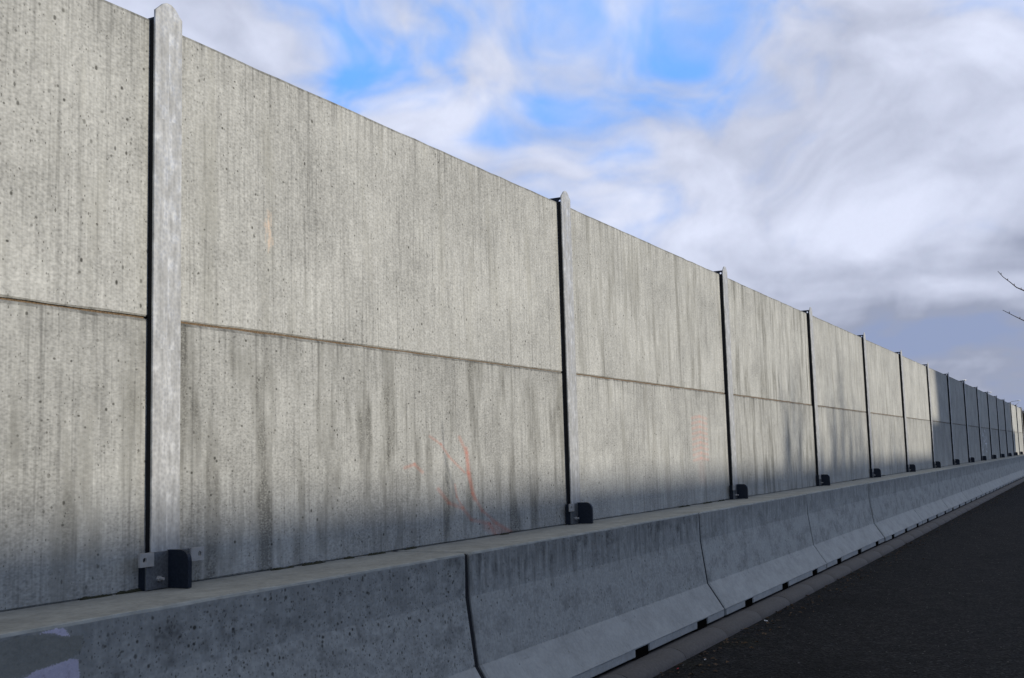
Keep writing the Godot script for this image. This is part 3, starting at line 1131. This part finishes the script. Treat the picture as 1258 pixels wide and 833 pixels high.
func grow(st: SurfaceTool, from: Vector3, dir: Vector3, length: float, r: float, depth: int, rng: RandomNumberGenerator, spread: float, lift: float) -> void:
	var pts := [from]
	var rad := [r]
	var d := dir
	var p := from
	var n := 4
	for i in n:
		d = (d + Vector3(rng.randf_range(-0.16, 0.16), rng.randf_range(-0.06, 0.16) + lift * 0.1, rng.randf_range(-0.16, 0.16))).normalized()
		p += d * length / n
		pts.append(p)
		rad.append(r * lerpf(1.0, 0.45, (i + 1.0) / n))
	tube(st, pts, rad, 6 if depth > 2 else 4)
	if depth <= 0:
		return
	var kids := rng.randi_range(3, 5)
	for k in kids:
		var at := rng.randf_range(0.35, 1.0)
		var f := at * n
		var i := mini(int(f), n - 1)
		var q: Vector3 = pts[i].lerp(pts[i + 1], f - i)
		var side := Vector3(rng.randf_range(-1, 1), rng.randf_range(-0.1, 0.5), rng.randf_range(-1, 1)).normalized()
		var nd := (d * (1.0 - spread) + side * spread + Vector3(0, lift, 0)).normalized()
		grow(st, q, nd, length * rng.randf_range(0.55, 0.75), maxf(twig_min, r * lerpf(0.75, 0.45, at)), depth - 1, rng, spread, lift)

func bare_tree(at: Vector3, height: float, sd: int, label: String, group: String, lift := 0.25, spread := 0.6, depth := 4) -> void:
	var rng := RandomNumberGenerator.new()
	rng.seed = sd
	var t := thing("bare_tree", at, label, "tree", group)
	var st := begin(false)
	var th := height * 0.42
	var r := height * 0.018
	tube(st, [Vector3(0, -0.3, 0), Vector3(0, 0.1, 0), Vector3(0.04, th * 0.5, 0.03), Vector3(0.0, th, 0.0)], [r * 1.6, r * 1.25, r, r * 0.8], 8)
	inst("trunk", finish(st), m_bark, t)
	st = begin(false)
	for k in 6:
		var a := TAU * k / 6.0 + rng.randf() * 0.6
		var d := Vector3(cos(a) * spread, 0.9, sin(a) * spread).normalized()
		grow(st, Vector3(0, th * rng.randf_range(0.7, 1.0), 0), d, height * rng.randf_range(0.26, 0.36), r * 0.55, depth - 1, rng, spread, lift)
	inst("crown", finish(st), m_bark, t)

func sapling() -> void:
	var t := thing("roadside_sapling", P(3.4, 5.9, 0), "slender bare sapling whose two thin twigs reach in at the right edge", "sapling")
	var o := P(3.4, 5.9, 0)
	var st := begin(false)
	tube(st, [Vector3(0, -0.1, 0), Vector3(0.01, 0.5, 0.01), P(3.35, 5.85, 1.1) - o, P(3.3, 5.8, 1.7) - o], [0.024, 0.02, 0.016, 0.012], 7)
	inst("trunk", finish(st), m_bark, t)
	st = begin(false)
	var long := [
		[[3.36, 5.86, 1.0], [3.1, 5.0, 1.55], [2.75, 4.0, 1.95], [2.56, 3.42, 2.12], [2.526, 3.247, 2.204], [2.520, 3.215, 2.222], [2.5175, 3.19, 2.249], [2.512, 3.158, 2.28], [2.5057, 3.137, 2.31]],
		[[3.35, 5.85, 1.1], [3.0, 4.8, 1.6], [2.7, 3.9, 1.9], [2.57, 3.42, 2.005], [2.5427, 3.236, 2.056], [2.537, 3.19, 2.085], [2.5313, 3.144, 2.116]],
		[[3.32, 5.82, 1.5], [3.6, 5.3, 2.0], [3.8, 5.0, 2.3]], [[3.33, 5.83, 1.3], [2.8, 6.2, 1.9], [2.5, 6.4, 2.2]], [[3.3, 5.8, 1.65], [3.2, 6.1, 2.1], [3.15, 6.3, 2.4]]]
	for b in long:
		var pts := []
		var rad := []
		for i in b.size():
			pts.append(P(b[i][0], b[i][1], b[i][2]) - o)
			rad.append(lerpf(0.008, 0.0014, pow(float(i) / (b.size() - 1), 0.45)))
		tube(st, pts, rad, 6)
		# buds
		for i in range(maxi(1, b.size() - 5), b.size() - 1):
			var q: Vector3 = pts[i].lerp(pts[i + 1], 0.4)
			tube(st, [q, q + Vector3(0.002, 0.009, 0.002 if i % 2 else -0.004)], [0.0028, 0.001], 5)
	inst("crown", finish(st), m_bark, t)

func street_lamp(at: Vector3, height: float, turn: float, label: String) -> void:
	var t := thing("street_lamp", at, label, "street lamp", "street lamps behind the wall")
	t.rotation.y = turn
	var st := begin(false)
	tube(st, [Vector3(0, -0.2, 0), Vector3(0, height * 0.5, 0), Vector3(0, height - 0.35, 0)], [0.09, 0.07, 0.05], 10)
	inst("pole", finish(st), m_galv, t)
	st = begin(false)
	tube(st, [Vector3(0, height - 0.4, 0), Vector3(0.05, height - 0.12, 0), Vector3(0.3, height, 0), Vector3(0.9, height + 0.05, 0)], [0.04, 0.036, 0.032, 0.03], 8)
	inst("arm", finish(st), m_galv, t)
	st = begin(false)
	var rows := []
	for i in 7:
		var u := i / 6.0
		var row := []
		for k in 10:
			var a := TAU * k / 10
			var e := sin(PI * clampf(u * 0.92 + 0.06, 0, 1))
			row.append(Vector3(0.8 + u * 0.75, height + 0.07 + u * 0.03 + sin(a) * (0.11 if sin(a) > 0 else 0.045) * e, cos(a) * 0.17 * e))
		rows.append(row)
	for i in 6:
		for k in 10:
			var l := (k + 1) % 10
			quad(st, rows[i][k], rows[i][l], rows[i + 1][l], rows[i + 1][k])
	for k in 10:
		tri(st, rows[6][k], rows[6][(k + 1) % 10], Vector3(1.56, height + 0.1, 0))
	inst("lamp_head", finish(st), plain(Color(0.8, 0.8, 0.8), 0.35), t)
	st = begin(false)
	plate(st, rounded(Vector2(1.0, -0.09), Vector2(1.42, 0.09), [0.05, 0.05, 0.05, 0.05]), 0.0, -0.03, func(u: float, v: float, d: float) -> Vector3: return Vector3(u, height + 0.055 + d, v))
	inst("lens", finish(st), plain(Color(0.5, 0.5, 0.5), 0.15), t)

func building(at: Vector3, length: float, depth: float, height: float, label: String, ridge := 0.0) -> void:
	# a long block whose front (towards -x) faces the road; at is the near front corner on the ground
	var t := thing("building", at, label, "building", "buildings across the road")
	var mw := noisy(Color(0.26, 0.20, 0.16), Color(0.34, 0.27, 0.21), 0.9, 0.02, 2.0, 0.0, 81)
	var st := begin()
	box(st, Vector3(0, -0.2, -length), Vector3(depth, height - 0.25, 0))
	inst("walls", finish(st), mw, t)
	st = begin()
	if ridge > 0.0:
		var pr := [Vector2(-0.3, height - 0.248), Vector2(depth * 0.5, height + ridge), Vector2(depth + 0.3, height - 0.248)]
		var sec := []
		for z in [-0.3, length + 0.3]:
			sec.append([z, pr, 0.0])
		loft(st, sec, [0, 0, 0])
	else:
		box(st, Vector3(-0.25, height - 0.248, -length - 0.25), Vector3(depth + 0.25, height, 0.25))
	inst("roof", finish(st), plain(Color(0.06, 0.06, 0.065), 0.9), t)
	var glass := plain(Color(0.02, 0.025, 0.03), 0.08)
	var frame := plain(Color(0.6, 0.6, 0.58), 0.6)
	st = begin()
	box(st, Vector3(-0.03, 0, -1.4), Vector3(0.05, 1.3, 0))
	var mf := finish(st)
	st = begin()
	box(st, Vector3(-0.045, 0.07, -1.33), Vector3(-0.032, 1.23, -0.07))
	var mg := finish(st)
	var floors := int(height / 3.0)
	var count := int(length / 4.0)
	for f in floors:
		for k in count:
			var w := inst("window", mf, frame, t)
			w.position = Vector3(0, 1.0 + f * 2.9, -1.3 - k * 4.0)
			inst("pane", mg, glass, w)

# ------------------------------------------------------------------
func _ready() -> void:
	lut.resize(4096)
	for i in 4096:
		lut[i] = clampi(int(round(255.0 * Color(i / 4095.0, 0, 0).linear_to_srgb().r)), 0, 255)

	# camera: solved from the photograph's posts, joints and verticals
	var cam := Camera3D.new()
	cam.name = "camera"
	add_child(cam)
	var yaw := 0.48599
	var pitch := 0.10898
	var roll := -0.02792
	var F := P(cos(yaw), -sin(yaw), 0)
	var R := P(sin(yaw), cos(yaw), 0)
	var F2 := F * cos(pitch) + Vector3.UP * sin(pitch)
	var U2 := Vector3.UP * cos(pitch) - F * sin(pitch)
	var R3 := R * cos(roll) + U2 * sin(roll)
	var U3 := U2 * cos(roll) - R * sin(roll)
	cam.transform = Transform3D(Basis(R3, U3, -F2), P(-3.4197, 3.5127, 1.445))
	cam.fov = rad_to_deg(2.0 * atan(416.5 / 1347.0))
	cam.near = 0.05
	cam.far = 2000.0
	cam.current = true

	# sky
	var env := Environment.new()
	env.background_mode = Environment.BG_SKY
	env.tonemap_mode = Environment.TONE_MAPPER_LINEAR
	env.tonemap_exposure = 1.18
	env.sdfgi_enabled = true
	env.ssao_enabled = true
	env.ssil_enabled = true
	var sky := Sky.new()
	sky.sky_material = make_sky()
	env.sky = sky
	var we := WorldEnvironment.new()
	we.name = "environment"
	we.environment = env
	add_child(we)

	# low winter sun, square on to the wall from across the road
	var sun := DirectionalLight3D.new()
	sun.name = "sun"
	add_child(sun)
	var el := deg_to_rad(11.0)
	var az := deg_to_rad(4.0)       # towards the far end of the road
	var to_sun := P(sin(az) * cos(el), cos(az) * cos(el), sin(el))
	sun.look_at_from_position(to_sun * 100.0, Vector3.ZERO, Vector3.UP)
	sun.light_energy = 0.95
	sun.light_color = Color(1.0, 0.96, 0.90)
	sun.light_angular_distance = 0.53
	sun.shadow_enabled = true

	# shared materials
	m_galv = noisy(Color(0.34, 0.335, 0.32), Color(0.44, 0.435, 0.42), 0.38, 0.02, 0.5, 0.25, 51, 3, false)
	var gw := 512
	var gh := 1024
	var spang := noise_bytes(gw, gh, 211, 0.055, 1, 1.0, FastNoiseLite.TYPE_CELLULAR)
	var gst := noise_bytes(gw, gh, 212, 0.03, 4, 12.0)
	var gbl := noise_bytes(gw, gh, 213, 0.012, 4, 1.6)
	var gd := PackedByteArray()
	gd.resize(gw * gh * 3)
	var gr := PackedByteArray()
	gr.resize(gw * gh * 3)
	for i in gw * gh:
		var v := 0.40 + 0.10 * (spang[i] / 255.0 - 0.5) + 0.16 * (gst[i] / 255.0 - 0.5) + 0.16 * (gbl[i] / 255.0 - 0.5)
		if gbl[i] > 150:
			v += 0.10 * minf((gbl[i] - 150) / 40.0, 1.0) * gst[i] / 255.0
		gd[i * 3] = to_byte(v * 0.965)
		gd[i * 3 + 1] = to_byte(v * 0.985)
		gd[i * 3 + 2] = to_byte(v * 0.965)
		var ro := clampi(int(70 + spang[i] * 0.25 + (255 - gbl[i]) * 0.35), 0, 255)
		for c in 3:
			gr[i * 3 + c] = ro
	m_face = StandardMaterial3D.new()
	m_face.albedo_texture = texture_of(gd, gw, gh)
	m_face.roughness_texture = texture_of(gr, gw, gh)
	m_face.roughness = 1.0
	m_face.metallic = 0.3
	m_face.uv1_scale = Vector3(1.0 / 0.5, 1.0 / 1.0, 1.0)
	m_galv_mid = noisy(Color(0.10, 0.11, 0.12), Color(0.20, 0.21, 0.22), 0.5, 0.03, 0.25, 0.5, 55, 3, false)
	m_galv_shaded = noisy(Color(0.010, 0.014, 0.022), Color(0.022, 0.029, 0.042), 0.45, 0.03, 0.25, 0.0, 52, 3, false)  # steel coloured near black: shade of faces turned from the sun
	m_galv_shaded.metallic_specular = 0.3
	m_gap_shade = plain(Color(0.010, 0.011, 0.013), 0.8, 0.0, 0.3)  # shade of the post and joint gaps, given as a near-black colour
	m_seal = noisy(Color(0.06, 0.042, 0.024), Color(0.22, 0.15, 0.085), 0.95, 0.05, 0.3, 0.0, 53)
	m_bark = noisy(Color(0.035, 0.026, 0.02), Color(0.09, 0.07, 0.055), 0.95, 0.03, 0.3, 0.0, 54)
	make_bumps()

	build_ground()
	build_wall()
	build_barriers()
	build_litter()
	sapling()

	# across the road, outside the frame: what throws the low shadow line and the dark stretch on the wall
	var shift := tan(az)
	var slope := tan(el) / cos(az)
	var nA := 38.0
	building(P(-45.0 + nA * shift, nA, 0), 69.6, 12.0, 1.21 + nA * slope, "long flat-roofed building across the road whose roof shades the wall foot")
	var nB := 95.0
	building(P(24.9 + nA * shift, nA, 0), 30.0, 12.0, 2.05 + nA * slope, "slightly higher flat-roofed building next to the long one across the road")
	building(P(27.2 + nB * shift, nB, 0), 26.1, 14.0, 6.0 + nB * slope, "tall apartment block behind the roofs across the road, shading far wall panels")
	for q in [[11.4, 29.0, 7.7, 3], [13.6, 31.0, 8.5, 5], [16.4, 29.5, 8.0, 8], [19.4, 31.5, 7.8, 11]]:
		bare_tree(P(q[0] + q[1] * shift, q[1], 0), q[2], q[3], ["first", "second", "third", "fourth"][[3, 5, 8, 11].find(q[3])] + " bare tree in the row across the road, seen by its shadow", "bare trees across the road", 0.45, 0.45)

	# beyond the wall
	street_lamp(P(116.0, -9.2, 0), 8.0, 0.0, "nearest street lamp, its white head just above the shaded wall panels")
	street_lamp(P(159.0, -10.2, 0), 8.55, 0.0, "second street lamp behind the wall, further right than the nearest one")
	street_lamp(P(176.0, -7.6, 0), 7.9, 0.0, "farthest street lamp, standing out above the bare trees at the right edge")
	var far_trees := [[110.0, -3.0, 5.5, 21, "leftmost"], [113.0, -2.1, 5.4, 22, "middle"], [119.0, -0.6, 5.0, 23, "rightmost"]]
	twig_min = 0.016
	for q in far_trees:
		bare_tree(P(q[0], q[1], 0), q[2], q[3], q[4] + " of the dark bare trees beyond the far end of the wall", "bare trees beyond the wall", 0.1, 0.7, 5)
